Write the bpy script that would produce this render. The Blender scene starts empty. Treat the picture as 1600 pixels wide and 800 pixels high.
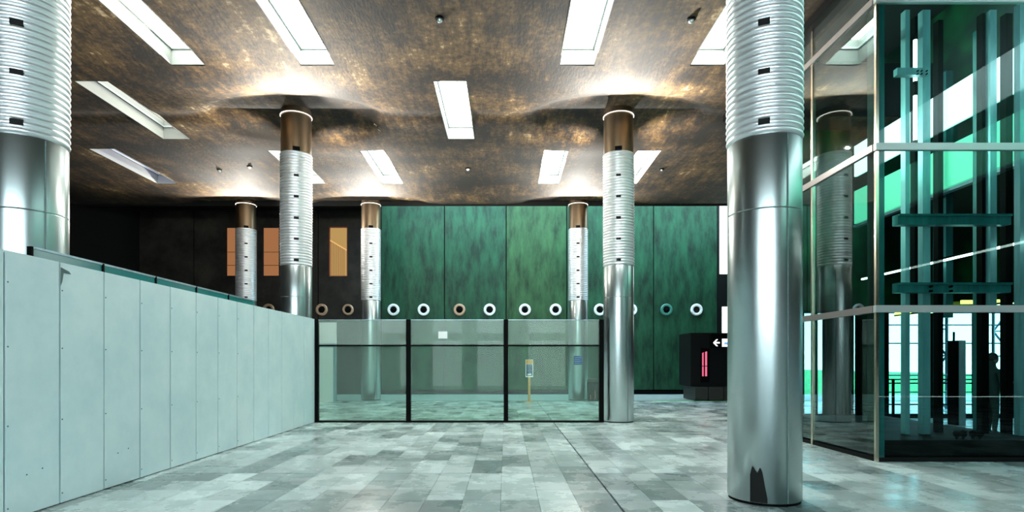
import bpy, math, random
from mathutils import Vector, Matrix
R = math.radians
random.seed(7)
S = bpy.context.scene
COL = S.collection

# ------------------------------------------------------------------ camera
F = 885.0; VX = 790.0; VY = 565.0; EYE = 1.6
cd = bpy.data.cameras.new('camera'); cam = bpy.data.objects.new('camera', cd); COL.objects.link(cam)
cd.sensor_width = 36; cd.lens = F / 1600 * 36
cd.shift_x = (800 - VX) / 1600; cd.shift_y = (VY - 400) / 1600
cd.clip_end = 400
cam.location = (0, 0, EYE); cam.rotation_euler = (R(90), 0, 0)
S.camera = cam

# ------------------------------------------------------------------ world, exposure, large lights
W = bpy.data.worlds.new('sky'); S.world = W; W.use_nodes = True
wn = W.node_tree; wn.nodes.clear()
wo = wn.nodes.new('ShaderNodeOutputWorld'); wb = wn.nodes.new('ShaderNodeBackground')
wt = wn.nodes.new('ShaderNodeTexCoord'); ws = wn.nodes.new('ShaderNodeSeparateXYZ'); wr = wn.nodes.new('ShaderNodeValToRGB')
wn.links.new(wt.outputs['Generated'], ws.inputs[0]); wn.links.new(ws.outputs['Z'], wr.inputs[0])
wr.color_ramp.elements[0].position = 0.0; wr.color_ramp.elements[0].color = (0.86, 0.98, 1.0, 1)
wr.color_ramp.elements[1].position = 0.6; wr.color_ramp.elements[1].color = (0.50, 0.80, 0.95, 1)
wn.links.new(wr.outputs[0], wb.inputs['Color']); wb.inputs['Strength'].default_value = 5.0
wn.links.new(wb.outputs[0], wo.inputs[0])
S.view_settings.view_transform = 'Standard'; S.view_settings.look = 'None'
S.view_settings.exposure = 1.1; S.view_settings.gamma = 1.0; S.view_settings.use_curve_mapping = False

# ------------------------------------------------------------------ helpers
class MB:
    def __init__(s): s.v = []; s.f = []
    def box(s, x0, x1, y0, y1, z0, z1):
        b = len(s.v)
        s.v += [(x0,y0,z0),(x1,y0,z0),(x1,y1,z0),(x0,y1,z0),(x0,y0,z1),(x1,y0,z1),(x1,y1,z1),(x0,y1,z1)]
        s.f += [tuple(b+i for i in q) for q in ((0,3,2,1),(4,5,6,7),(0,1,5,4),(1,2,6,5),(2,3,7,6),(3,0,4,7))]
        return s
    def bar(s, p, q, w, h=None):          # square bar between two points
        h = h or w
        p = Vector(p); q = Vector(q); d = (q-p).normalized()
        up = Vector((0,0,1)) if abs(d.z) < .95 else Vector((0,1,0))
        a = d.cross(up).normalized()*w/2; c = a.cross(d).normalized()*h/2
        b = len(s.v)
        for e in (p, q): s.v += [tuple(e+a+c), tuple(e-a+c), tuple(e-a-c), tuple(e+a-c)]
        s.f += [tuple(b+i for i in k) for k in ((0,1,2,3),(7,6,5,4),(0,4,5,1),(1,5,6,2),(2,6,7,3),(3,7,4,0))]
        return s
    def tube(s, p, q, r, n=10, r2=None):
        r2 = r if r2 is None else r2
        p = Vector(p); q = Vector(q); d = (q-p).normalized()
        up = Vector((0,0,1)) if abs(d.z) < .95 else Vector((0,1,0))
        a = d.cross(up).normalized(); c = a.cross(d).normalized(); b = len(s.v)
        for e, rr in ((p, r), (q, r2)):
            for i in range(n):
                t = 2*math.pi*i/n; s.v.append(tuple(e+a*math.cos(t)*rr+c*math.sin(t)*rr))
        for i in range(n): s.f.append((b+i, b+(i+1) % n, b+n+(i+1) % n, b+n+i))
        s.f.append(tuple(b+i for i in range(n))[::-1]); s.f.append(tuple(b+n+i for i in range(n)))
        return s
    def lathe(s, prof, n=48, cx=0, cy=0, axis='z', cz=0, close=False):
        b = len(s.v); m = len(prof)
        for (r, z) in prof:
            for i in range(n):
                t = 2*math.pi*i/n; c, q = math.cos(t)*r, math.sin(t)*r
                s.v.append((cx+c, cy+q, cz+z) if axis == 'z' else (cx+c, cy+z, cz+q))
        for j in range(m-1 + (1 if close else 0)):
            for i in range(n):
                j2 = (j+1) % m
                s.f.append((b+j*n+i, b+j*n+(i+1) % n, b+j2*n+(i+1) % n, b+j2*n+i))
        if not close:
            s.f.append(tuple(b+i for i in range(n))[::-1]); s.f.append(tuple(b+(m-1)*n+i for i in range(n)))
        return s
    def prism(s, pts, y0, y1):            # outline in x,z pushed through y
        b = len(s.v); n = len(pts)
        s.v += [(x, y0, z) for x, z in pts] + [(x, y1, z) for x, z in pts]
        s.f.append(tuple(b+i for i in range(n))); s.f.append(tuple(b+n+i for i in range(n))[::-1])
        for i in range(n): s.f.append((b+i, b+n+i, b+n+(i+1) % n, b+(i+1) % n))
        return s
    def build(s, name, mat, parent=None, smooth=False, bevel=0):
        me = bpy.data.meshes.new(name); me.from_pydata(s.v, [], s.f); me.update()
        if smooth:
            me.polygons.foreach_set('use_smooth', [True]*len(me.polygons))
        o = bpy.data.objects.new(name, me); COL.objects.link(o)
        if mat: me.materials.append(mat)
        if smooth and not bevel:
            m = o.modifiers.new('edges', 'EDGE_SPLIT'); m.split_angle = R(35)
        if bevel:
            m = o.modifiers.new('bevel', 'BEVEL'); m.width = bevel; m.segments = 2; m.limit_method = 'ANGLE'
        if parent: o.parent = parent
        return o

def tag(o, label=None, cat=None, group=None, kind=None):
    if label: o['label'] = label
    if cat: o['category'] = cat
    if group: o['group'] = group
    if kind: o['kind'] = kind
    return o
def empty(name, loc=(0, 0, 0), label=None, cat=None, group=None, kind=None):
    o = bpy.data.objects.new(name, None); COL.objects.link(o); o.location = loc; o.empty_display_size = .2
    return tag(o, label, cat, group, kind)
def copy_tree(o, parent=None):
    c = o.copy(); COL.objects.link(c); c.parent = parent
    for ch in KIDS(o): copy_tree(ch, c)
    return c
def KIDS(o): return [x for x in COL.objects if x.parent == o]

# ------------------------------------------------------------------ materials
def mat(name, col, rough=.5, metal=0, emit=None, es=0, ior=None, col2=None, scale=3, stretch=(1,1,1), bump=0, det=6, contrast=(.35,.65), spec=None, rough2=None, bscale=None):
    m = bpy.data.materials.new(name); m.use_nodes = True
    n = m.node_tree; p = n.nodes['Principled BSDF']
    p.inputs['Base Color'].default_value = (*col, 1); p.inputs['Roughness'].default_value = rough; p.inputs['Metallic'].default_value = metal
    if ior: p.inputs['IOR'].default_value = ior
    if spec is not None: p.inputs['Specular IOR Level'].default_value = spec
    if emit: p.inputs['Emission Color'].default_value = (*emit, 1); p.inputs['Emission Strength'].default_value = es
    if col2 or bump or rough2 is not None:
        g = n.nodes.new('ShaderNodeNewGeometry'); mp = n.nodes.new('ShaderNodeMapping'); mp.inputs['Scale'].default_value = stretch
        n.links.new(g.outputs['Position'], mp.inputs[0])
        no = n.nodes.new('ShaderNodeTexNoise'); no.inputs['Scale'].default_value = scale; no.inputs['Detail'].default_value = det; no.inputs['Roughness'].default_value = .65
        n.links.new(mp.outputs[0], no.inputs['Vector'])
        if col2:
            r = n.nodes.new('ShaderNodeValToRGB'); r.color_ramp.elements[0].position = contrast[0]; r.color_ramp.elements[1].position = contrast[1]
            r.color_ramp.elements[0].color = (*col, 1); r.color_ramp.elements[1].color = (*col2, 1)
            n.links.new(no.outputs['Fac'], r.inputs[0]); n.links.new(r.outputs[0], p.inputs['Base Color'])
        if rough2 is not None:
            mr = n.nodes.new('ShaderNodeMapRange'); mr.inputs['From Min'].default_value = .35; mr.inputs['From Max'].default_value = .65
            mr.inputs['To Min'].default_value = rough; mr.inputs['To Max'].default_value = rough2
            n.links.new(no.outputs['Fac'], mr.inputs['Value']); n.links.new(mr.outputs[0], p.inputs['Roughness'])
        if bump:
            no2 = n.nodes.new('ShaderNodeTexNoise'); no2.inputs['Scale'].default_value = bscale or scale*5; no2.inputs['Detail'].default_value = 5
            n.links.new(mp.outputs[0], no2.inputs['Vector'])
            bu = n.nodes.new('ShaderNodeBump'); bu.inputs['Strength'].default_value = bump; bu.inputs['Distance'].default_value = .02
            n.links.new(no2.outputs['Fac'], bu.inputs['Height']); n.links.new(bu.outputs[0], p.inputs['Normal'])
    return m

def glass(name, tint=(.8,.95,.9), f0=.06, f1=.85, veil=0, veilcol=(.8,.95,.9)):
    m = bpy.data.materials.new(name); m.use_nodes = True; n = m.node_tree; n.nodes.clear()
    out = n.nodes.new('ShaderNodeOutputMaterial'); tr = n.nodes.new('ShaderNodeBsdfTransparent'); gl = n.nodes.new('ShaderNodeBsdfGlossy')
    tr.inputs['Color'].default_value = (*tint, 1); gl.inputs['Roughness'].default_value = .01; gl.inputs['Color'].default_value = (1,1,1,1)
    lw = n.nodes.new('ShaderNodeLayerWeight'); lw.inputs['Blend'].default_value = .5
    po = n.nodes.new('ShaderNodeMath'); po.operation = 'POWER'; po.inputs[1].default_value = 3.5; n.links.new(lw.outputs['Facing'], po.inputs[0])
    ma = n.nodes.new('ShaderNodeMath'); ma.operation = 'MULTIPLY_ADD'; ma.inputs[1].default_value = f1; ma.inputs[2].default_value = f0
    n.links.new(po.outputs[0], ma.inputs[0])
    mx = n.nodes.new('ShaderNodeMixShader'); n.links.new(ma.outputs[0], mx.inputs[0])
    src = tr.outputs[0]
    if veil:
        df = n.nodes.new('ShaderNodeBsdfDiffuse'); df.inputs['Color'].default_value = (*veilcol, 1)
        tl = n.nodes.new('ShaderNodeBsdfTranslucent'); tl.inputs['Color'].default_value = (*veilcol, 1)
        m1 = n.nodes.new('ShaderNodeMixShader'); m1.inputs[0].default_value = .5
        n.links.new(df.outputs[0], m1.inputs[1]); n.links.new(tl.outputs[0], m1.inputs[2])
        m2 = n.nodes.new('ShaderNodeMixShader'); m2.inputs[0].default_value = veil
        n.links.new(tr.outputs[0], m2.inputs[1]); n.links.new(m1.outputs[0], m2.inputs[2]); src = m2.outputs[0]
    n.links.new(src, mx.inputs[1]); n.links.new(gl.outputs[0], mx.inputs[2]); n.links.new(mx.outputs[0], out.inputs[0])
    return m

def emis(name, col, st):
    m = bpy.data.materials.new(name); m.use_nodes = True; n = m.node_tree; n.nodes.clear()
    o = n.nodes.new('ShaderNodeOutputMaterial'); e = n.nodes.new('ShaderNodeEmission'); e.inputs[0].default_value = (*col, 1); e.inputs[1].default_value = st
    n.links.new(e.outputs[0], o.inputs[0]); return m

TW, TD, GX, GY = .435, .525, 1.25, 8.12
def tile_mat():
    m = mat('stone_tiles', (.3,.33,.32), rough=.12, rough2=.42, scale=1.6, bump=.05, bscale=60)
    n = m.node_tree; p = n.nodes['Principled BSDF']; g = [x for x in n.nodes if x.type == 'NEW_GEOMETRY'][0]
    def mt(op, a, b=None, c=None):
        q = n.nodes.new('ShaderNodeMath'); q.operation = op
        for i, v in enumerate((a, b, c)):
            if v is None: continue
            if isinstance(v, (int, float)): q.inputs[i].default_value = v
            else: n.links.new(v, q.inputs[i])
        return q.outputs[0]
    s = n.nodes.new('ShaderNodeSeparateXYZ'); n.links.new(g.outputs['Position'], s.inputs[0])
    ix = mt('FLOOR', mt('DIVIDE', mt('SUBTRACT', s.outputs[0], GX), TW))
    iy = mt('FLOOR', mt('DIVIDE', mt('SUBTRACT', s.outputs[1], GY), TD))
    iy2 = mt('FLOOR', mt('MULTIPLY', mt('ADD', iy, mt('MULTIPLY', ix, 1.0)), .5))   # some shades run over a pair of tiles
    c1 = n.nodes.new('ShaderNodeCombineXYZ'); n.links.new(ix, c1.inputs[0]); n.links.new(iy2, c1.inputs[1])
    w1 = n.nodes.new('ShaderNodeTexWhiteNoise'); n.links.new(c1.outputs[0], w1.inputs['Vector'])
    c2 = n.nodes.new('ShaderNodeCombineXYZ'); n.links.new(ix, c2.inputs[0]); n.links.new(iy, c2.inputs[1]); c2.inputs[2].default_value = 5
    w2 = n.nodes.new('ShaderNodeTexWhiteNoise'); n.links.new(c2.outputs[0], w2.inputs['Vector'])
    no = n.nodes.new('ShaderNodeTexNoise'); no.inputs['Scale'].default_value = 4; no.inputs['Detail'].default_value = 8; no.inputs['Roughness'].default_value = .7
    n.links.new(g.outputs['Position'], no.inputs['Vector'])
    f = mt('ADD', mt('ADD', mt('MULTIPLY', w1.outputs['Value'], .45), mt('MULTIPLY', w2.outputs['Value'], .2)), mt('MULTIPLY', no.outputs['Fac'], .30))
    r = n.nodes.new('ShaderNodeValToRGB'); e = r.color_ramp.elements
    e[0].position = .15; e[0].color = (.13,.17,.17,1); e[1].position = .72; e[1].color = (.68,.79,.78,1)
    n.links.new(f, r.inputs[0]); n.links.new(r.outputs[0], p.inputs['Base Color'])
    return m

def concrete_mat():
    m = mat('stained_concrete', (.05,.03,.015), rough=.75, bump=.35, scale=2.2, bscale=22, stretch=(1,.35,1))
    n = m.node_tree; p = n.nodes['Principled BSDF']; g = [x for x in n.nodes if x.type == 'NEW_GEOMETRY'][0]
    def noise(sc, st, rough=.65):
        mp = n.nodes.new('ShaderNodeMapping'); mp.inputs['Scale'].default_value = st; n.links.new(g.outputs['Position'], mp.inputs[0])
        no = n.nodes.new('ShaderNodeTexNoise'); no.inputs['Scale'].default_value = sc; no.inputs['Detail'].default_value = 9; no.inputs['Roughness'].default_value = rough
        n.links.new(mp.outputs[0], no.inputs['Vector']); return no.outputs['Fac']
    a = noise(.55, (1,1,1)); b = noise(5, (1,.18,1), .75); c = noise(9, (1,1,1), .7)
    def mt(op, x, y):
        q = n.nodes.new('ShaderNodeMath'); q.operation = op
        for i, v in enumerate((x, y)):
            if isinstance(v, (int, float)): q.inputs[i].default_value = v
            else: n.links.new(v, q.inputs[i])
        return q.outputs[0]
    f = mt('ADD', mt('ADD', mt('MULTIPLY', a, .45), mt('MULTIPLY', b, .33)), mt('MULTIPLY', c, .25))
    r = n.nodes.new('ShaderNodeValToRGB'); e = r.color_ramp.elements
    e[0].position = .475; e[0].color = (.006,.004,.002,1); e[1].position = .665; e[1].color = (.56,.41,.25,1)
    k = e.new(.53); k.color = (.04,.022,.008,1); k = e.new(.60); k.color = (.125,.075,.026,1)
    n.links.new(f, r.inputs[0]); n.links.new(r.outputs[0], p.inputs['Base Color'])
    return m

M = {}
M['tiles'] = tile_mat()
M['concrete'] = concrete_mat()
M['slab'] = mat('dark_grout', (.015,.018,.018), .8)
M['screed'] = mat('grey_screed', (.28,.33,.31), .4, col2=(.4,.46,.43), scale=4)
M['green'] = mat('green_wall', (.001,.011,.005), .55, col2=(.016,.105,.050), scale=2.2, stretch=(1.2,1,.35), det=9, contrast=(.30,.74), bump=.2, bscale=40, spec=.3)
M['green2'] = mat('olive_green_wall', (.004,.022,.007), .55, col2=(.038,.125,.044), scale=2.2, stretch=(1.2,1,.35), det=9, contrast=(.30,.74), bump=.2, bscale=40, spec=.3)
M['darkwall'] = mat('shaded_charcoal_wall', (.008,.007,.006), .6, col2=(.03,.027,.022), scale=.9, det=8, bump=.1, spec=.2)  # dark panels; the dimness of the left end is put into their colour
M['blackwall'] = mat('black_wall', (.003,.004,.004), .6, spec=.2)
M['steel'] = mat('brushed_steel', (.52,.59,.59), .30, metal=1)
M['ribsteel'] = mat('ribbed_steel', (.93,.95,.97), .36, metal=.8)
M['bronze'] = mat('bronze_sheet', (.24,.18,.12), .38, metal=1)
M['black'] = mat('black_metal', (.002,.0025,.0025), .6, spec=.05)
M['darkgap'] = mat('dark_gap', (.004,.004,.004), .9)
M['reveal'] = mat('skylight_reveal', (.22,.24,.22), .6)
M['hoard'] = mat('pale_board', (.68,.86,.89), .36, col2=(.80,.95,.96), scale=1.3, det=4, bump=.03)
M['hoard_edge'] = mat('board_edge', (.10,.16,.16), .6)
M['white'] = mat('white_paint', (.85,.88,.86), .45)
M['lampwhite'] = emis('skylight_diffuser', (.93,1.0,.97), 16)
M['lamplilac'] = emis('lilac_diffuser', (.70,.66,.95), 1.6)
M['lampdim'] = emis('dim_diffuser', (1,.98,.93), 2.8)
M['lampmid'] = emis('mid_diffuser', (.97,1,.95), 8)
M['ring'] = emis('ring_glow', (1,.95,.85), 1.6)
M['tube'] = emis('tube_glow', (.85,1,.93), 5)
M['yellowtube'] = emis('yellow_tube_glow', (.75,1,.12), 2.2)
M['paletube'] = emis('pale_green_tube_glow', (.75,1,.55), 1.6)
M['shaftglass'] = glass('shaft_glass', (.68,.88,.85), .016, 1.1)
M['backglass'] = glass('window_glass', (.50,.60,.64), .03, .7)
M['fence_glass'] = glass('hazed_glass', (.72,.86,.80), .006, .4, veil=.09, veilcol=(.75,.92,.85))
M['fence_glass2'] = glass('frosted_glass', (.80,.88,.85), .006, .4, veil=.20, veilcol=(.78,.92,.86))
M['tealglass'] = mat('teal_glass_rail', (.02,.30,.30), .15, spec=.8)
M['teal'] = mat('teal_steel', (.018,.10,.11), .3, metal=.3, col2=(.05,.19,.20), scale=2, stretch=(3,3,.3))
M['paleteal'] = mat('pale_teal_steel', (.22,.35,.40), .3, metal=.5, col2=(.42,.56,.62), scale=1.5, stretch=(3,3,.4))
M['transom'] = mat('grey_transom', (.42,.47,.46), .35, metal=.3)
M['sidetransom'] = mat('taupe_transom', (.20,.18,.17), .35, metal=.3)
M['post_bright'] = mat('polished_post', (.75,.66,.52), .2, metal=1)
M['fascia'] = mat('white_fascia_glow', (.88,.97,.95), .4, emit=(.85,1,.97), es=.9)  # glow put into the panels so the band is bright without light on it
M['greenfascia'] = mat('mint_fascia_glow', (.30,.85,.60), .35, emit=(.16,.85,.50), es=.35)  # glow put into the mint band, also fills the atrium
M['darkgreen'] = mat('dark_green_wall', (.002,.012,.006), .3, col2=(.004,.10,.025), scale=.45, det=3, contrast=(.5,.75))
M['orange'] = mat('orange_paint', (.75,.33,.03), .4)
M['navy'] = mat('navy_print', (.01,.03,.12), .4)
M['blue'] = mat('blue_sign', (.01,.06,.30), .4)
M['skyblue'] = mat('pale_blue_print', (.25,.45,.75), .5)
M['rust'] = mat('brown_red_marking', (.25,.05,.02), .5)
M['warmback'] = emis('warm_lit_window', (.40,.17,.07), .42)
M['warmedge'] = emis('warm_lit_edge', (.75,.42,.14), .6)
M['goldback'] = emis('golden_lit_window', (.42,.26,.09), .55)
M['pink'] = emis('pink_lit_display', (.55,.10,.17), .8)
M['signwhite'] = emis('lit_sign_white', (.9,.95,1), 1.4)
M['signblue'] = emis('lit_sign_blue', (.1,.25,.7), 1.0)
M['grass'] = mat('grass', (.05,.40,.10), .9, col2=(.15,.6,.2), scale=2)
M['paving'] = mat('outdoor_paving', (.55,.68,.55), .8)
M['cloth'] = mat('dark_coat', (.006,.02,.018), .8)
M['skin'] = mat('skin', (.10,.07,.055), .6)
M['hair'] = mat('hair', (.006,.006,.006), .7)
M['greybox'] = mat('dark_grey_box', (.03,.03,.028), .5)
M['nozzle_bronze'] = mat('bronze_nozzle', (.42,.27,.17), .4, metal=.2)
M['nozzle_teal'] = mat('teal_nozzle', (.05,.22,.17), .4)

# ------------------------------------------------------------------ SETTING: floor
GAP = .004
floor = empty('floor', (0, 0, 0), kind='structure')
MB().box(-18, 24, -8, 27.8, -.3, -.03).build('slab', M['slab'], floor)
MB().box(-18, 24, 23.25, 27.8, -.03, -.006).build('rear_strip', M['screed'], floor)
xs = []
k = -44
while True:
    x0 = GX + k*TW
    if x0 > 23.5: break
    if x0 > -17.9: xs.append(x0)
    k += 1
tile_me = bpy.data.meshes.new('tile')
h = GAP/2
mb = MB().box(h, TW-h, h, TD-h, -.03, 0); tile_me.from_pydata(mb.v, [], mb.f); tile_me.materials.append(M['tiles'])
rest = MB(); cand = []
iy = -30
while True:
    y0 = GY + iy*TD
    if y0 + TD > 23.3: break
    for x0 in xs:
        yc = y0 + TD/2; xc = x0 + TW/2
        vis = yc > 5.4 and abs(x0+TW-GX) > .0 and -.92 < xc/yc < .93 and xc > -5.1
        cand.append((yc if vis else 99, x0, y0))
    iy += 1
cand.sort(); near = cand[:285]
for (q, x0, y0) in cand[285:]:
    g = .024 if abs(x0-GX) < .01 else h; g2 = .014 if abs(y0-GY) < .01 else h
    rest.box(x0+g, x0+TW-h, y0+g2, y0+TD-h, -.03, 0)
tag(rest.build('tile_field', M['tiles'], floor), kind='stuff')
grv = bpy.data.meshes.new('tile_edge'); mb = MB().box(.024, TW-h, h, TD-h, -.03, 0); grv.from_pydata(mb.v, [], mb.f); grv.materials.append(M['tiles'])
grh = bpy.data.meshes.new('tile_edge'); mb = MB().box(h, TW-h, .020, TD-h, -.03, 0); grh.from_pydata(mb.v, [], mb.f); grh.materials.append(M['tiles'])
for (q, x0, y0) in near:
    me = grv if abs(x0-GX) < .01 else (grh if abs(y0-GY) < .01 else tile_me)
    o = bpy.data.objects.new('tile', me); COL.objects.link(o); o.location = (x0, y0, random.uniform(-.0006, .0006)); o.parent = floor

# ------------------------------------------------------------------ SETTING: ceiling with dished rings and skylight holes
COLS = [(-5.6, 6.62), (3.02, 6.62), (-5.6, 15.15), (3.02, 15.15), (-10.85, 23.68), (-5.63, 23.68), (3.03, 23.68)]
SKY = []
for x in (-6.97, -4.13, 1.57, 4.43, -12.4):
    if x > -12: SKY.append((x, 9.05, 12.45))
    SKY.append((x, 17.4, 20.8))
for x in (-1.3, -9.65): SKY.append((x, 13.2, 16.6))
SW = .375
CZ = 8.14
def axis(lo, hi, step, extra):
    a = set(); n = int((hi-lo)/step)
    for i in range(n+1): a.add(round(lo + (hi-lo)*i/n, 4))
    for e in extra:
        a = {v for v in a if abs(v-e) > step*.35}; a.add(round(e, 4))
    a.add(lo); a.add(hi); return sorted(a)
ax = axis(-18, 11.5, .13, [5.87] + [s[0]-SW for s in SKY] + [s[0]+SW for s in SKY])
ay = axis(-8, 23.75, .11, [15.0] + sorted({s[1] for s in SKY} | {s[2] for s in SKY}))
def cheight(x, y):
    z = CZ
    for ry in (6.62, 15.15, 23.68):
        d = abs(y-ry)
        if d < 1.0: z += .05*math.exp(-(d/.28)**2)
    for cx, cy in COLS:
        dx = (x-cx)/2.3; dy = (y-cy)/1.2; q = dx*dx+dy*dy
        if q < 2.6:
            q = math.sqrt(q)
            for rr, hh in ((1.25,.02), (1.12,.02), (1.0,.07), (.92,.03)):
                z += hh/(1+math.exp((q-rr)/.022))
    # a soft swell in front of and behind each column row
    for ry in (6.62, 15.15, 23.68):
        for cx, cy in COLS:
            if cy != ry: continue
            for sg in (-1, 1):
                z += -.10*math.exp(-((x-cx)/2.6)**2 - ((y-ry-sg*2.0)/.8)**2)
    return z
V = []; idx = {}
for j, y in enumerate(ay):
    for i, x in enumerate(ax):
        idx[i, j] = len(V); V.append((x, y, cheight(x, y)))
Fc = []
for j in range(len(ay)-1):
    yc = (ay[j]+ay[j+1])/2
    for i in range(len(ax)-1):
        xc = (ax[i]+ax[i+1])/2
        if xc > 5.87 and yc < 15.0: continue
        if any(abs(xc-s[0]) < SW and s[1] < yc < s[2] for s in SKY): continue
        Fc.append((idx[i,j], idx[i,j+1], idx[i+1,j+1], idx[i+1,j]))
cb = MB(); cb.v = V; cb.f = Fc
ceil = cb.build('ceiling', M['concrete'], None, smooth=False); tag(ceil, kind='structure')
ceil.data.polygons.foreach_set('use_smooth', [True]*len(Fc))
# closing slab above (with the skylight boxes passing through under it)
MB().box(-18, 5.87, -8, 23.75, 9.3, 9.5).box(5.87, 11.5, 15, 23.75, 9.3, 9.5).build('roof_slab', M['blackwall'], ceil)
MB().box(-18, 11.5, 23.7, 23.75, 8.12, 9.3).box(5.87, 5.93, -8, 15, 8.1, 9.3).box(5.87, 11.5, 15, 15.06, 8.1, 9.3).build('slab_edge', M['blackwall'], ceil)

# skylights
pos_words = {}
def skylight(x, y0, y1, label, glow):
    t = empty('skylight', (x, (y0+y1)/2, CZ+.02), label, 'skylight', 'long ceiling skylights')
    L = (y1-y0)/2; w = SW; D = .55
    m = MB().box(-w-.02, -w, -L, L, -.03, D).box(w, w+.02, -L, L, -.03, D).box(-w, w, -L-.02, -L, -.03, D).box(-w, w, L, L+.02, -.03, D)
    m.build('frame', M['reveal'], t)
    m = MB(); q = .035
    m.box(-w, -w+q, -L, L, .30, .34).box(w-q, w, -L, L, .30, .34).box(-w+q, w-q, -L, -L+q, .30, .34).box(-w+q, w-q, L-q, L, .30, .34)
    m.build('ledge', M['transom'], t)
    MB().box(-w, w, -L, L, D-.02, D).build('diffuser', M[glow], t)
lab = {
 (-6.97, 9.05): 'long bright skylight at upper left, left of the second column pair',
 (-4.13, 9.05): 'long bright skylight at the top, right above the left inner column',
 (1.57, 9.05): 'wide bright skylight at the top, left above the right inner column',
 (4.43, 9.05): 'bright skylight at the top partly hidden by the nearest right column',
 (-6.97, 17.4): 'small far skylight mostly hidden behind the left inner column',
 (-4.13, 17.4): 'small far skylight just right of the left inner column',
 (1.57, 17.4): 'small far skylight just left of the right inner column',
 (4.43, 17.4): 'small far skylight cut off by the right edge of the right inner column',
 (-12.4, 17.4): 'lilac-tinted skylight, lowest one at the far left of the ceiling',
 (-1.3, 13.2): 'single skylight in the middle of the ceiling between the columns',
 (-9.65, 13.2): 'slanted skylight at left, between the upper left one and the lilac one'}
for s in SKY: skylight(*s, lab[(s[0], s[1])], 'lamplilac' if s[0] < -12 else ('lampdim' if s[0] < -9 else ('lampmid' if s[0] < -6 else 'lampwhite')))

# ------------------------------------------------------------------ SETTING: walls
WY = 27.8
wall = empty('wall_back', (0, WY, 0), kind='structure')
MB().box(-18.4, 10.4, .12, .4, -.3, 12).build('backing', M['darkgap'], wall)
seams = [-18, -15.3, -12.3, -9.2, -6.1, -3.0, 0.03, 3.0, 7.26, 10.4]
WIN = [(-13.75, -12.75), (-11.95, -11.1), (-8.67, -7.76)]
wz0, wz1 = 5.78, 8.22
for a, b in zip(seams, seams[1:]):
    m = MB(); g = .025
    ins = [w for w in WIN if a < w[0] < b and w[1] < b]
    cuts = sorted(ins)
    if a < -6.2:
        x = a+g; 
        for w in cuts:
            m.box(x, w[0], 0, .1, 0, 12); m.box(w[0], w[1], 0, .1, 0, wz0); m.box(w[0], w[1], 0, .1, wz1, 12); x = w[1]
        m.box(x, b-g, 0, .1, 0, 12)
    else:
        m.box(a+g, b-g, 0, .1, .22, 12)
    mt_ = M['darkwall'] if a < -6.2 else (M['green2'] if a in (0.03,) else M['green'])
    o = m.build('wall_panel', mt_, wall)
    if a < -6.2: o['label'] = 'back wall panel with shade in its near-black colour'
tag(MB().box(-6.1, 10.4, WY-.04, WY+.1, 0, .16).build('baseboard_back', M['black']), kind='structure')
for i, (a, b) in enumerate(WIN):
    w = empty('window_%d' % (i+1), (0, WY, 0), kind='structure')
    MB().box(a, b, .10, .118, wz0, wz1).build('pane', M['goldback'] if i == 2 else M['warmback'], w)
    fr = MB().box(a-.0, a+.04, .02, .1, wz0, wz1).box(b-.04, b, .02, .1, wz0, wz1).box(a, b, .02, .1, wz0, wz0+.04).box(a, b, .02, .1, wz1-.04, wz1)
    if i < 2: fr.box(a, b, .08, .1, wz0+.55, wz0+.57).box(a, b, .08, .1, wz0+1.2, wz0+1.22)
    fr.build('window_frame', M['darkgap' if i < 2 else 'rust'], w)
    if i == 2:
        MB().bar((a+.03, .07, wz1-.65), (b-.03, .07, wz1-1.15), .05).build('handrail', M['warmedge'], w)
        m = MB()
        for k in range(8): m.bar((a+.08+k*.09, .085, wz0), (a+.08+k*.09, .085, wz1-.72-k*.055), .015)
        m.build('baluster', M['rust'], w)
wl = MB().box(-18.3, -18, -8.3, WY+.4, 0, 12).build('wall_left', M['blackwall']); tag(wl, kind='structure')
# unseen roof, added to keep daylight off the dark left of the rear strip
tag(MB().box(-18, -6.2, 23.76, WY, 9.0, 9.3).box(-6.3, -6.2, 23.76, WY, 9.3, 12).build('shade_roof_1', M['blackwall']), kind='structure')
# end of the back wall: bright window then dark return
w = empty('window_4', (0, WY, 0), kind='structure')
MB().box(10.5, 12.6, .1, .12, 5.9, 9.3).box(10.62, 12.6, .1, .12, 3.0, 4.3).build('pane', emis('daylight_pane', (.9, 1, .97), 1.6), w)
MB().box(10.4, 10.5, 0, .3, 0, 12).box(10.5, 12.7, 0, .3, 4.3, 5.9).box(10.5, 12.7, 0, .3, 0, 3.0).box(10.5, 10.62, 0, .3, 3.0, 4.3).box(10.5, 12.7, 0, .3, 9.3, 12).build('window_frame', M['blackwall'], w)
m = MB(); m.v = [(8.3,16.3,0),(8.45,16.3,0),(12.95,WY,0),(12.8,WY,0),(8.3,16.3,9.3),(8.45,16.3,9.3),(12.95,WY,9.3),(12.8,WY,9.3)]
m.f = [(0,3,2,1),(4,5,6,7),(0,1,5,4),(1,2,6,5),(2,3,7,6),(3,0,4,7)]
tag(m.build('wall_side', M['blackwall']), kind='structure')

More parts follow.
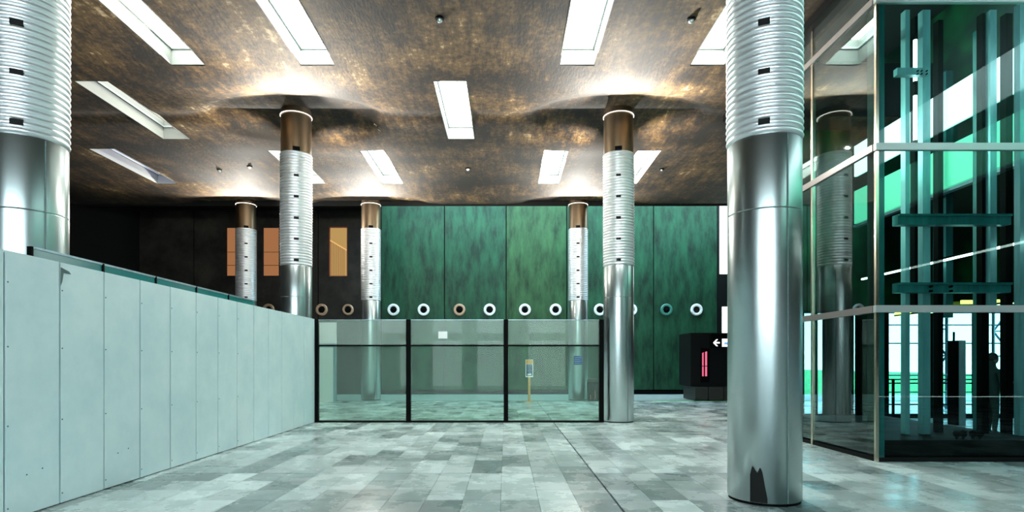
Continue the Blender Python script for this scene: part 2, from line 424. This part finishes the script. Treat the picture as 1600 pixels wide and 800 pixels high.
# atrium to the right: wall with glazed ground floor, mezzanine
aw = empty('wall_atrium', (0, 16, 0), kind='structure')
ZT = 3.05
MB().box(7.0, 24, 0, .3, ZT, 12.8).build('upper_wall', M['darkgreen'], aw)
MB().box(7.0, 8.35, 0, .3, 0, ZT).build('pier', M['blackwall'], aw)
tag(MB().box(24, 24.3, -8, 16.3, 0, 12.8).build('wall_right', M['darkgreen']), kind='structure')
w5 = empty('window_5', (0, 16, 0), kind='structure')
fr = MB().box(8.35, 24, 0, .12, 0, .12).box(8.35, 24, 0, .12, ZT-.08, ZT)
for x in (8.37, 8.75, 9.02): fr.box(x, x+.07, 0, .14, 0, ZT)
for x, ww in ((9.1,.12), (9.28,.06), (9.42,.07), (9.52,.045), (9.62,.05), (9.74,.10), (9.95,.28), (10.32,.30), (10.75,.08), (11.3,.05), (12.05,.08), (13.28,.10), (14.1,.06), (14.45,.25), (14.95,.12), (16,.2), (18,.2), (20,.2), (22,.2)):
    fr.box(x, x+ww, 0, .14, 0, ZT)
fr.build('window_frame', M['black'], w5)
MB().box(8.35, 24, .05, .06, .12, ZT-.08).build('pane', M['backglass'], w5)
# outside: ground, hedge, truss
out = MB().box(6, 60, 16.3, 19.5, -.3, -.02).build('ground', M['paving']); tag(out, kind='structure')
out = MB().box(6, 60, 19.5, 120, -.3, -.01).build('lawn', M['grass']); tag(out, kind='structure')

rw = MB().box(-18.3, -9, -8.3, -8, 0, 12.8).box(4.0, 24.3, -8.3, -8, 0, 12.8).box(-9, 4, -8.3, -8, 7.4, 12.8).box(-6.2, -4.9, -8.3, -7.7, 0, 7.4).box(-2.9, -1.9, -8.3, -7.7, 0, 7.4).box(.2, 1.5, -8.3, -7.7, 0, 7.4).box(-9, 4, -8.2, -8, 3.0, 3.5)  # unseen end wall; openings and piers shaped for reflections on columns and glass
tag(rw.build('wall_rear', M['blackwall']), kind='structure')
tag(MB().box(5.87, 24.3, -8.3, 16.3, 12.8, 13.1).build('shade_roof_2', M['blackwall']), kind='structure')  # unseen roof added to keep the atrium and shaft dark

# ------------------------------------------------------------------ COLUMNS
SZ0, SZ1 = 4.13, 7.12
def column_proto():
    t = empty('column', (0, 0, 0))
    r = .4
    MB().lathe([(r-.012, 0), (r-.012, .035)], 64).build('base_ring', M['black'], t, smooth=True)
    MB().lathe([(r-.004, .03), (r, .036), (r, 3.292), (r-.006, 3.3)], 64).build('lower_casing', M['steel'], t, smooth=True)
    MB().lathe([(r-.006, 3.302), (r, 3.31), (r, SZ0-.02), (r-.01, SZ0)], 64).build('upper_casing', M['steel'], t, smooth=True)
    pr = []; n = 40; p = (SZ1-SZ0)/n
    for k in range(n):
        z = SZ0+k*p
        pr += [(r-.05, z+.001), (r-.05, z+p*.14), (r+.004, z+p*.18), (r+.016, z+p*.55), (r+.006, z+p*.92), (r-.05, z+p*.97)]
    sl = MB().lathe(pr, 56).build('ribbed_sleeve', M['ribsteel'], t, smooth=False)
    sl.data.polygons.foreach_set('use_smooth', [True]*len(sl.data.polygons))
    for k in range(5):
        z = SZ0 + p*(1.2+7.4*k)
        MB().box(-.06, .06, -r-.018, -r+.03, z, z+p*.8).build('slot', M['darkgap'], sl)
    MB().lathe([(r-.02, SZ1), (r-.01, SZ1+.01), (r-.01, CZ-.05), (r-.03, CZ+.3)], 56).build('bronze_collar', M['bronze'], t, smooth=True)
    MB().lathe([(r-.004, CZ-.012), (r+.010, CZ-.012), (r+.010, CZ+.002), (r-.004, CZ+.002)], 56, close=True).build('light_ring', M['ring'], t, smooth=True)
    MB().bar((r*.60, -r*.815, .04), (r*.60, -r*.815, 3.29), .012).bar((r*.60, -r*.815, 3.31), (r*.60, -r*.815, SZ0-.02), .012).build('seam', M['hoard_edge'], t)
    return t
proto = column_proto()
clab = ['huge steel column at the left edge behind the white hoarding, nearest on that side',
        'huge steel column in the right foreground with a black scorch mark at its foot',
        'steel column with ribbed sleeve rising just behind the left hoarding, left inner one',
        'steel column at the right end of the glass barrier, right inner one',
        'small far column at left seen above the hoarding, beside the orange-lit windows',
        'far column seen through the left bay of the glass barrier',
        'far column with a small blue sign, seen through the right bay of the glass barrier']
UP = [4, 130, 130, 130, 110, 130, 130]
columns = []
for i, (x, y) in enumerate(COLS):
    c = proto if i == 0 else copy_tree(proto)
    c.location = (x, y, 0)
    tag(c, clab[i], 'column', 'steel columns with ribbed sleeves'); columns.append(c)
    c.rotation_euler.z = -math.atan2(x, y) + (R(-12) if i == 0 else 0)
# scorch mark on the near right column
m = MB(); n = 14; r = .4035; b = 0
prof = [.30,.36,.40,.385,.36,.345,.33,.36,.39,.375,.34,.27,.19,.12,.05]
for k in range(n+1):
    a = -math.pi/2 - .36 + k*.032
    m.v += [(math.cos(a)*r, math.sin(a)*r, .036), (math.cos(a)*r, math.sin(a)*r, .036+prof[k])]
for k in range(n): m.f.append((2*k, 2*k+2, 2*k+3, 2*k+1))
o = m.build('scorch_mark', M['darkgap'], columns[1]); tag(o, 'jagged black scorch mark')
sm = o.modifiers.new('thick', 'SOLIDIFY'); sm.thickness = .002
# blue sign on the far right column
o = MB().box(-.17, .17, -.425, -.402, 1.47, 1.83).build('sign_plate', M['blue'], columns[6]); tag(o, 'small blue sign plate')
m = MB()
for k in range(4): m.box(-.13, .13-.05*(k % 2), -.428, -.426, 1.76-k*.075, 1.775-k*.075)
m.build('sign_print', M['skyblue'], o)
# uplights on top of the sleeves, added for the bright ceiling patches; fixtures invented
def spot(name, loc, dirv, power, size, color, blend=1, rad=.03, parent=None):
    l = bpy.data.lights.new(name, 'SPOT'); l.energy = power; l.spot_size = R(size); l.spot_blend = blend; l.color = color; l.shadow_soft_size = rad
    o = bpy.data.objects.new(name, l); COL.objects.link(o); o.location = loc
    o.rotation_euler = Vector(dirv).to_track_quat('-Z', 'Y').to_euler()
    if parent: o.parent = parent
    return o
for c, pw in zip(columns, UP):
    if c.location.y < 10: continue
    for sg, f in ((-1, 1), (1, .6)):
        if sg == 1 and c.location.y > 20: continue
        fx = MB().box(-.09, .09, sg*.47-.045, sg*.47+.045, SZ1-.02, SZ1+.06).bar((0, sg*.38, SZ1), (0, sg*.47, SZ1), .03).build('uplight', M['black'], c)
        for sx, dy, ff in ((-1, 1.0, 1), (1, 1.0, 1), (0, 1.6, .8)):
            spot('uplight_lamp', (sx*.1, sg*.56, SZ1-.02), (sx*1.5, sg*dy, .50), pw*f*ff*7.5, 96, (1, .95, .86), blend=1, parent=c)

# ------------------------------------------------------------------ HOARDING on the left
HX = -5.0; HZ = 2.715
hd = empty('hoarding', (HX, 2.86, 0), 'long pale teal-white panelled hoarding running along the left side', 'hoarding')
pitch = .70; y = 2.86-2.86
pm = bpy.data.meshes.new('panel'); mb = MB().box(-.02, 0, .004, pitch-.020, .012, HZ); pm.from_pydata(mb.v, [], mb.f); pm.materials.append(M['hoard'])
scm = bpy.data.meshes.new('screw'); mb = MB().tube((0, 0, 0), (.004, 0, 0), .008, 8); scm.from_pydata(mb.v, [], mb.f); scm.materials.append(M['hoard_edge'])
for k in range(17):
    y0 = k*pitch
    L = pitch
    o = bpy.data.objects.new('panel', pm); COL.objects.link(o); o.parent = hd; o.location = (random.uniform(-.004, .003), y0, 0)
    if 2 <= k < 12:
        for z in (.12, .95, 1.75, 2.4):
            s = bpy.data.objects.new('screw', scm); COL.objects.link(s); s.parent = o; s.location = (0, .025, z)
    if k in (4, 6):
        for yy, z in ((.25, .42), (.45, .45)):
            s = bpy.data.objects.new('screw', scm); COL.objects.link(s); s.parent = o; s.location = (0, yy, z)
MB().box(-.09, -.022, 0, 17*pitch+.06, .0, HZ-.02).build('core', M['black'], hd)
MB().box(-.02, 0, 17*pitch+.004, 17*pitch+.06, .012, HZ).build('panel', M['hoard'], hd)
m = MB(); m.v = [(.004,3.50,2.66),(.004,3.62,2.63),(.012,3.64,2.60),(.004,3.54,2.60),(.004,3.52,2.50),(.01,3.49,2.45)]
m.f = [(0,1,2,3),(0,3,4,5)]
o = m.build('torn_tape', M['hoard_edge'], hd); s = o.modifiers.new('thick', 'SOLIDIFY'); s.thickness = .003
# teal glass balustrade behind it
rl = empty('glass_balustrade', (-5.2, 6.2, 0), 'teal glass balustrade whose top edge shows just above the hoarding', 'balustrade')
for k in range(5):
    a = k*1.1
    MB().box(-.008, .008, a+.01, a+1.09, .1, 2.84).build('pane', M['tealglass'], rl)
    MB().box(-.025, .025, a-.02, a+.01, 0, 2.86).build('post', M['black'], rl)
MB().box(-.02, .02, 0, 5.5, 2.84, 2.865).build('top_rail', M['paleteal'], rl)

# ------------------------------------------------------------------ GLASS BARRIER
GYB = 14.9
px = lambda u, d: (u-VX)*d/F
pz = lambda v, d: EYE+(VY-v)*d/F
gb = empty('glass_barrier', (0, GYB, 0), 'three-bay glass barrier with black posts closing the hall at the end of the hoarding', 'barrier')
posts = [(490, 498), (635, 642), (787, 794), (936, 943)]
zr = pz(540, GYB); ztp = pz(500, GYB)
for a, b in posts: MB().box(px(a, GYB), px(b, GYB), -.06, .06, 0, ztp+.01).build('post', M['black'], gb)
for (a, b), (c, d) in zip(posts, posts[1:]):
    x0, x1 = px(b, GYB), px(c, GYB)
    MB().box(x0, x1, -.006, .006, .05, zr-.02).build('pane', M['fence_glass'], gb)
    MB().box(x0, x1, -.006, .006, zr+.02, ztp).build('upper_pane', M['fence_glass2'], gb)
    MB().box(x0, x1, -.03, .03, zr-.02, zr+.02).build('middle_rail', M['black'], gb)
    MB().box(x0, x1, -.03, .03, 0.0, .05).build('bottom_rail', M['black'], gb)
    MB().box(x0, x1, -.01, .01, ztp, ztp+.012).build('top_edge', M['paleteal'], gb)
nt = MB().box(px(685, GYB), px(699, GYB), -.012, -.007, pz(529, GYB), pz(518, GYB)).build('notice', M['white'], None)
nt.location = (0, GYB, 0); tag(nt, 'small blank white notice stuck on the upper glass of the middle bay', 'notice')
pb = empty('white_board', (px(511, 22.4), 22.4, 0), 'tall white board standing behind the left bay of the glass barrier', 'board')
MB().box(-.36, .25, 0, .06, 0, 1.45+.72).box(-.36, .36, 0, .06, 2.32, 3.15).build('face', M['white'], pb)
MB().box(.25, .36, -.02, .08, 0, 2.22).box(-.36, .36, -.01, .07, 2.17, 2.32).build('edge_strip', M['paleteal'], pb)

# sign stand
ss = empty('sign_stand', (px(827, 22.6), 22.6, 0), 'thin orange sign stand with a dark poster, behind the glass barrier', 'sign')
MB().lathe([(.2, 0), (.2, .012), (.03, .02)], 20).build('base', M['orange'], ss)
MB().box(-.045, .045, -.02, .02, .02, .98).build('post', M['orange'], ss)
MB().box(-.15, .15, -.035, .035, .98, 1.68).build('board', M['white'], ss)
MB().box(-.14, .14, -.04, -.035, 1.50, 1.67).build('header', M['orange'], ss)
po = MB().box(-.125, .125, -.042, -.035, 1.03, 1.49).build('poster', M['navy'], ss)
m = MB()
for k in range(5): m.box(-.10, .10-(k % 3)*.03, -.045, -.042, 1.43-k*.06, 1.442-k*.06)
m.build('print_lines', M['skyblue'], po)
MB().box(-.08, .08, -.045, -.042, 1.06, 1.12).build('white_label', M['white'], po)

# bin by the far column
bn = empty('litter_bin', (px(925, 23.2), 23.1, 0), 'black litter bin with rounded top beside the far column with the blue sign', 'bin')
MB().box(-.2, .24, -.2, .2, 0, .78).build('body', M['black'], bn, bevel=.03)
MB().prism([(-.2, .78), (.24, .78), (.24, .84), (.18, .9), (-.12, .9), (-.2, .84)], -.2, .2).build('lid', M['greybox'], bn)
MB().box(.06, .10, -.212, -.2, .08, .42).box(-.12, -.09, -.212, -.2, .08, .26).build('marking', M['rust'], bn)

# black kiosk with arrow sign
kx, ky = px(1078, 23.2), 23.2
kk = empty('information_kiosk', (kx, ky, 0), 'black kiosk with a white arrow sign and pink-lit display at the far right', 'kiosk')
MB().box(0.05, 3.0, .05, 1.6, .58, 2.78).build('body', M['blackwall'], kk)
for a, b in ((.2, .72), (.75, 1.35), (1.38, 2.0)):
    MB().box(a, b, -.05, 1.5, .02, .57).build('plinth_box', M['greybox'], kk)
MB().box(.44, .80, 0, .05, .75, 2.15).build('display_frame', M['black'], kk)
d = MB().prism([(.50, 1.0), (.56, 1.0), (.56, 1.98), (.50, 1.95)], -.01, 0).prism([(.62, 1.0), (.70, 1.0), (.70, 2.02), (.62, 2.0)], -.01, 0).build('display', M['pink'], kk)
MB().box(.48, .72, -.02, 0, 1.40, 1.43).build('shelf', M['black'], d)
sg = MB().box(.85, 2.6, -.05, .05, 2.15, 2.72).build('sign_panel', M['black'], kk)
ax0, az = px(1115, 23.1)-kx, pz(535.5, 23.1)
m = MB().box(ax0+.03, ax0+.26, -.07, -.05, az-.028, az+.028)
m.prism([(ax0, az), (ax0+.13, az+.14), (ax0+.19, az+.14), (ax0+.06, az), (ax0+.19, az-.14), (ax0+.13, az-.14)], -.07, -.051)
m.build('arrow', M['signwhite'], sg)
e0 = px(1129, 23.1)-kx
MB().box(e0, e0+.32, -.065, -.05, az-.16, az+.16).build('pictogram_field', M['signwhite'], sg)
MB().box(e0+.08, e0+.30, -.07, -.065, az-.08, az+.02).build('pictogram', M['signblue'], sg)

# ------------------------------------------------------------------ AIR NOZZLES on the back wall
words = ['half-hidden bronze ring nozzle peeking over the hoarding',
 'bronze-rimmed round nozzle, first right of the left inner column',
 'bronze-rimmed round nozzle just left of the far left-bay column',
 'white-rimmed round nozzle, first on the green wall right of the far left-bay column',
 'white-rimmed round nozzle, second on the green wall, left of the first wall seam',
 'tarnished bronze round nozzle on the green wall above the middle glass bay',
 'white-rimmed round nozzle right of the tarnished bronze one',
 'white-rimmed round nozzle, first right of the middle wall seam',
 'white-rimmed round nozzle just left of the far column with the blue sign',
 'white-rimmed round nozzle half hidden at the left side of the right inner column',
 'white-rimmed round nozzle peeking out at the right side of the right inner column',
 'dull teal round nozzle right of the right inner column',
 'plain open white ring on the wall above the black kiosk, rightmost']
for k, u in enumerate((420, 503, 544, 615, 662, 718, 765, 820, 868, 937, 986, 1041, 1088)):
    x = px(u, WY); z = pz(484, WY)
    t = empty('air_nozzle', (x, WY-.002, z), words[k], 'air nozzle', 'round air nozzles on the back wall')
    rm = M['nozzle_bronze'] if k in (0, 1, 2, 5) else (M['nozzle_teal'] if k == 11 else M['white'])
    rr = .29 if k != 2 else .27
    MB().lathe([(.165, 0), (.165, -.07), (.19, -.10), (rr-.03, -.10), (rr, -.07), (rr, 0)], 40, axis='y', close=True).build('rim', rm, t, smooth=True)
    MB().lathe([(.168, -.001), (.168, -.012)], 32, axis='y').build('throat', M['darkgap'], t)
    if k != 12:
        MB().lathe([(.11, -.01), (.11, -.06), (.085, -.11), (.04, -.13)], 28, axis='y').build('jet', M['black'], t, smooth=True)

# ------------------------------------------------------------------ CEILING SENSORS
sens = [(687, 30, 'small dark ceiling sensor at the top centre, left of the wide skylight'),
        (1080, 31, 'small dark ceiling sensor between the two upper right skylights'),
        (731, 264, 'tiny ceiling sensor below the middle skylight'),
        (1034, 265, 'tiny ceiling sensor right of the right inner column'),
        (343, 266, 'tiny ceiling sensor above the far left columns, left of a paler one'),
        (390, 261, 'tiny pale ceiling sensor close to the left side of the left inner column')]
for u, v, l in sens:
    d = (CZ-.02-EYE)*F/(VY-v); x = px(u, d)
    t = empty('ceiling_sensor', (x, d, cheight(x, d)), l, 'sensor', 'small ceiling sensors')
    MB().lathe([(.09, .02), (.09, -.015), (.075, -.025)], 20).build('plate', M['black'], t)
    MB().lathe([(.05, -.024), (.05, -.05), (.035, -.075), (.012, -.085)], 16).build('dome', M['white' if v == 261 or u == 731 else 'steel'], t, smooth=True)
# loose cable at the ceiling
d = 15.6; cbz = cheight(px(586, d), d)
m = MB(); p0 = Vector((px(583, d), d, cbz+.01)); pts = [p0, p0+Vector((.03, 0, -.10)), p0+Vector((.10, .02, -.17)), p0+Vector((.14, 0, -.27)), p0+Vector((.20, .02, -.31))]
for a, b in zip(pts, pts[1:]): m.tube(a, b, .012, 6)
tag(m.build('loose_cable', M['post_bright']), 'short loose cable hanging from the ceiling right of the left inner column', 'cable')

# ------------------------------------------------------------------ GLASS ELEVATOR SHAFT
EX, EY, EX1, EY1, ET = 5.9, 9.02, 9.1, 13.8, 8.9
sh = empty('elevator_shaft', (0, 0, 0), 'tall glass elevator shaft with steel transoms at the right', 'elevator shaft')
MB().box(EX, EX+.045, EY, EY+.05, 0, ET).build('corner_post', M['post_bright'], sh)
MB().box(EX+.07, EX+.20, EY+.10, EY+.25, 0, ET).build('steel_post', M['teal'], sh)
MB().box(EX+.05, EX+.06, EY+.05, EY+.3, 0, ET).build('inner_fin', M['blackwall'], sh)
TZ = [2.44, 5.02, 7.37]
for z in TZ:
    MB().box(EX-.02, EX1, EY-.03, EY+.04, z-.055, z+.055).build('transom', M['transom'], sh)
    o = MB().box(EX-.03, EX+.03, EY+.05, EY1, z-.055, z+.055).build('transom', M['sidetransom'], sh); o['label'] = 'taupe side transom'
lv = [0.05]+TZ+[ET]
for a, b in zip(lv, lv[1:]):
    MB().box(EX+.05, EX1, EY, EY+.012, a+.055, b-.055).build('pane', M['shaftglass'], sh)
    for y0, y1 in ((EY+.06, 10.86), (10.94, EY1)):
        MB().box(EX, EX+.012, y0, y1, a+.055, b-.055).build('pane', M['shaftglass'], sh)
MB().box(EX-.01, EX+.05, 10.87, 10.93, 0, ET).build('mullion', M['post_bright'], sh)
MB().box(EX, EX1, EY, EY1, ET, ET+.25).build('roof', M['blackwall'], sh)
MB().box(EX-.15, EX+.25, 6.5, EY1+1.2, 7.95, 8.1).build('head_beam', M['black'], sh)
MB().box(EX+.02, EX1, EY+.02, EY+.08, 0, .06).box(EX+.02, EX+.08, EY+.08, EY1, 0, .06).build('bottom_rail', M['blackwall'], sh)
MB().box(EX+.3, EX1-.05, EY+.35, EY1-.1, 0, .30).build('pit_edge', M['black'], sh)
# guide rails and posts inside
D2 = 10.6
for u0, u1, mt_, d, lab_ in ((1411, 1418, 'paleteal', 10.2, None), (1438, 1450, 'paleteal', 10.2, None), (1426, 1436, 'black', 10.4, 'black'), (1461, 1466, 'teal', 12.6, None), (1475, 1486, 'teal', 12.9, None),
                       (1530, 1541, 'black', 10.3, 'black'), (1543, 1553, 'paleteal', 10.2, None), (1567, 1578, 'black', 10.3, 'black'), (1589, 1597, 'paleteal', 10.0, None), (1462, 1470, 'black', 10.5, 'black'), (1524, 1528, 'teal', 10.8, None)):
    x0, x1 = px(u0, d), px(u1, d)
    o = MB().box(x0, x1, d-.06, d+.06, 2.6 if u0 in (1426, 1475, 1543) else 0.0, 7.9 if d < 12 else 8.2).build('guide_rail', M[mt_], sh)
    if lab_: o['label'] = 'black guide rail'
for v0, v1 in ((340, 353), (446, 458)):
    MB().box(px(1397, 10), px(1572, 10), 9.9, 10.05, pz(v1, 10), pz(v0, 10)).box(px(1397, 10), px(1572, 10), 9.86, 10.05, pz(v0, 10), pz(v0-3, 10)).build('cross_beam', M['teal'], sh)
MB().box(px(1399, 9.9), px(1449, 9.9), 9.85, 9.95, pz(119, 9.9), pz(108, 9.9)).build('bracket', M['paleteal'], sh)
b = MB()
for u in (1433, 1439, 1447): 
    for v in (111.5, 116): b.tube((px(u, 9.85), 9.82, pz(v, 9.85)), (px(u, 9.85), 9.86, pz(v, 9.85)), .012, 8)
b.build('bolts', M['black'], sh)
b = MB()
for u, v in ((1453, 448), (1453, 455), (1484, 448), (1484, 455)): b.tube((px(u, 9.9), 9.85, pz(v, 9.9)), (px(u, 9.9), 9.9, pz(v, 9.9)), .02, 8)
b.build('bolts', M['black'], sh)
for u in (1495, 1505, 1520, 1531):     # rounded glass clamps on the pit edge
    v = 706 + (u-1495)*.16
    MB().lathe([(.02, 0), (.02, .05), (.045, .075), (.06, .11), (.045, .15), (.012, .17)], 14, cx=px(u, 9.5), cy=9.5, cz=.28).build('glass_clamp', M['black'], sh, smooth=True)
# vertical light tubes
for u, v0, v1, d, l in ((1430, 60, 130, 10.35, 'upper white tube lamp left of the pale bracket in the elevator shaft'), (1430, 147, 222, 10.35, 'lower white tube lamp below the pale bracket in the elevator shaft'),
                     (1463, 60, 128, 11.3, 'white tube lamp against the dark green in the elevator shaft'), (1463, 147, 222, 11.3, 'lower white tube lamp right of the others in the elevator shaft')):
    t = empty('tube_lamp', (px(u, d), d, pz(v1, d)), l, 'lamp', 'vertical tube lamps in the elevator shaft')
    H = pz(v0, d)-pz(v1, d)
    MB().tube((0, 0, .03), (0, 0, H-.03), .03, 12).build('tube', M['tube'], t)
    MB().tube((0, 0, 0), (0, 0, .03), .034, 12).tube((0, 0, H-.03), (0, 0, H), .034, 12).tube((0, 0, H), (0, 0, H+.04), .02, 8).build('end_caps', M['black'], t)
    MB().box(-.02, .02, .035, .06, 0, H).build('holder', M['black'], t)

# mezzanine behind the shaft: white parapet, glass gap, mint fascia, dark soffit
MX = 9.75
sl_ = lambda s: EYE + MX*s
mz = empty('wall_mezzanine', (MX, 0, 0), kind='structure')
yy = -6.0
while yy < 15.8:
    y1 = min(yy+1.6, 15.85)
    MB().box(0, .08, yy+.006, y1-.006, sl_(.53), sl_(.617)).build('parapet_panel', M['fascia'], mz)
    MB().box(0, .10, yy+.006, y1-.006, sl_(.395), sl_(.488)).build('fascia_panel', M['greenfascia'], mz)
    MB().box(.03, .04, yy+.02, y1-.02, sl_(.488), sl_(.53)).build('glass_infill', M['shaftglass'], mz)
    yy += 1.6
MB().box(-.02, .12, -6, 15.85, sl_(.384), sl_(.391)).build('edge_rail', M['paleteal'], mz)
MB().box(.12, 6, -6, 15.85, sl_(.39), sl_(.42)).build('soffit', M['blackwall'], mz)
MB().box(1.6, 1.8, -6, 15.85, sl_(.42), 12).build('inner_wall', M['darkgreen'], mz)
t = empty('light_line', (MX, 4, EYE+MX*.231), 'long thin white light line running back through the elevator shaft view', 'lamp')
MB().box(-.02, .02, 0, 11.5, -.02, .02).build('tube', M['tube'], t)
MB().box(-.03, .03, 0, 11.5, .02, .06).build('housing', M['black'], t)
t = empty('light_line', (MX+.9, 9, EYE+(MX+.9)*.115), 'thin pale light line just under the lowest transom of the elevator shaft', 'lamp')
MB().box(-.012, .012, 0, 6.5, -.012, .012).build('tube', M['paletube'], t)
MB().box(-.02, .02, 0, 6.5, .012, .05).build('housing', M['black'], t)
# yellow lamps
for u0, u1, v, d, l in ((1502, 1540, 472, 15.7, 'yellow strip lamp behind the elevator, left one above the lowest transom'), (1553, 1573, 471, 15.7, 'yellow strip lamp behind the elevator, right one above the lowest transom'),
                        (1413, 1423, 489, 15.7, 'small yellow lamp under the transom near the elevator corner, longest of three'), (1405, 1409, 490, 15.7, 'small yellow lamp under the transom near the elevator corner, middle of three'), (1399, 1403, 490, 15.7, 'small yellow lamp under the transom near the elevator corner, leftmost of three')):
    t = empty('strip_lamp', (px(u0, d), d, pz(v, d)), l, 'lamp', 'yellow strip lamps')
    w = px(u1, d)-px(u0, d)
    MB().box(0, w, -.03, .03, -.05, .05).build('diffuser', M['yellowtube'], t)
    MB().box(0, w, -.03, .3, .05, .09).build('housing', M['black'], t)

# balustrade inside, in front of the window wall
bl = empty('balustrade', (11.6, 15.2, 0), 'dark tubular balustrade inside, seen through the elevator shaft', 'balustrade')
for z in (1.02, 1.12, .45, .12): MB().tube((-1.6, 0, z), (6, 0, z), .018, 8).build('rail', M['black'], bl)
for k in range(5): MB().bar((-1.2+k*1.5, 0, 0), (-1.2+k*1.5, 0, 1.14), .05).build('post', M['black'], bl)
# pale leaning board (tall panel) behind shaft
b = empty('free_standing_panel', (px(1499, 14.2), 14.2, 0), 'tall grey-green upright panel standing behind the elevator shaft', 'panel')
MB().box(0, .16, 0, .3, 0, pz(532, 14.2)).build('face', M['paleteal'], b)
MB().box(-.06, 0, .02, .3, 0, pz(532, 14.2)).build('side', M['black'], b)
MB().tube((-.02, .15, pz(532, 14.2)), (-.02, .15, pz(518, 14.2)), .025, 8).build('finial', M['black'], b)

# truss outside
def truss(name, x, y, label):
    t = empty(name, (x, y, 0), label, 'truss', 'white lattice masts outside')
    for dx in (-.35, .35): MB().tube((dx, 0, 0), (dx, 0, 9), .05, 8).build('chord', M['paleteal'], t)
    for k in range(10):
        z = k*.9; s_ = 1 if k % 2 else -1
        MB().tube((-.35*s_, 0, z), (.35*s_, 0, z+.9), .035, 8).build('diagonal', M['paleteal'], t)
    for k in range(1, 10):
        MB().tube((-.35, 0, k*.9), (.35, 0, k*.9), .025, 8).build('strut', M['paleteal'], t)
truss('lattice_mast', 14.6, 19.2, 'pale lattice mast outside, left one seen through the elevator glass')
truss('lattice_mast', 18.0, 20.5, 'pale lattice mast outside, right one seen through the elevator glass')
hr = empty('outdoor_railing', (12, 18.6, 0), 'thin horizontal outdoor railing seen through the windows behind the elevator', 'railing')
for z in (.6, 1.15, 2.2, 2.8): MB().tube((0, 0, z), (12, 0, z), .02, 8).build('rail', M['teal'], hr)
for k in range(7): MB().tube((k*2, 0, 0), (k*2, 0, 2.8), .03, 8).build('post', M['teal'], hr)

# ------------------------------------------------------------------ PERSON behind the shaft
def skin_body(name, pts, edges, material, parent, root=0, sub=2):
    me = bpy.data.meshes.new(name); me.from_pydata([p[:3] for p in pts], edges, []); o = bpy.data.objects.new(name, me); COL.objects.link(o)
    o.parent = parent; me.materials.append(material)
    md = o.modifiers.new('skin', 'SKIN'); md.use_smooth_shade = True
    for i, p in enumerate(pts):
        rx, ry = (p[3], p[4]) if len(p) > 4 else (p[3], p[3])
        me.skin_vertices[0].data[i].radius = (rx, ry); me.skin_vertices[0].data[i].use_root = (i == root)
    s = o.modifiers.new('sub', 'SUBSURF'); s.levels = sub; s.render_levels = sub
    return o
pr = empty('person', (px(1549, 12.2), 12.2, 0), 'person in dark coat standing in profile behind the elevator glass, hands held forward', 'person')
P = [(0,0,.98,.15,.13), (0,0,1.15,.14,.12), (0,0,1.33,.17,.13), (0,0,1.46,.11,.09), (0.02,0,1.54,.055), (.03,0,1.66,.085,.095), (.03,0,1.75,.07,.075),
     (-.02,-.10,.90,.095), (.00,-.11,.50,.065), (-.03,-.11,.10,.045), (.12,-.13,.04,.04),
     (.02,.10,.90,.095), (.06,.11,.50,.065), (.03,.11,.10,.045), (.18,.13,.04,.04),
     (.0,-.20,1.40,.06), (.03,-.24,1.12,.048), (.25,-.18,1.14,.034),
     (.0,.20,1.40,.06), (.03,.24,1.12,.048), (.25,.16,1.16,.034)]
E = [(0,1),(1,2),(2,3),(3,4),(4,5),(5,6),(0,7),(7,8),(8,9),(9,10),(0,11),(11,12),(12,13),(13,14),(2,15),(15,16),(16,17),(2,18),(18,19),(19,20)]
skin_body('body', P, E, M['cloth'], pr)
for sgn in (-1, 1):
    hp = [(.25, sgn*.17, 1.15, .028), (.31, sgn*.165, 1.16, .032)]; he = [(0, 1)]
    for f in range(4):
        hp += [(.36, sgn*.165+(f-1.5)*.02, 1.165, .010), (.395+.005*(f % 2), sgn*.165+(f-1.5)*.022, 1.15, .009), (.41, sgn*.165+(f-1.5)*.022, 1.12, .008)]
        k = 2+f*3; he += [(1, k), (k, k+1), (k+1, k+2)]
    hp += [(.30, sgn*.165-sgn*.045, 1.17, .011), (.34, sgn*.165-sgn*.06, 1.18, .009)]; he += [(0, 14), (14, 15)]
    skin_body('hand', hp, he, M['skin'], pr, sub=1)
MB().lathe([(.02, -.11), (.06, -.10), (.082, -.05), (.088, 0), (.08, .06), (.05, .1), (.01, .115)], 20, cx=.045, cy=0, cz=1.665).build('face', M['skin'], pr, smooth=True)
MB().lathe([(.01, -.02), (.015, 0), (.004, .03)], 8, cx=.14, cz=1.655).build('nose', M['skin'], pr, smooth=True)
MB().lathe([(.05, -.06), (.09, -.02), (.098, .04), (.07, .1), (.02, .125)], 20, cx=.02, cy=0, cz=1.67).build('hair', M['hair'], pr, smooth=True)
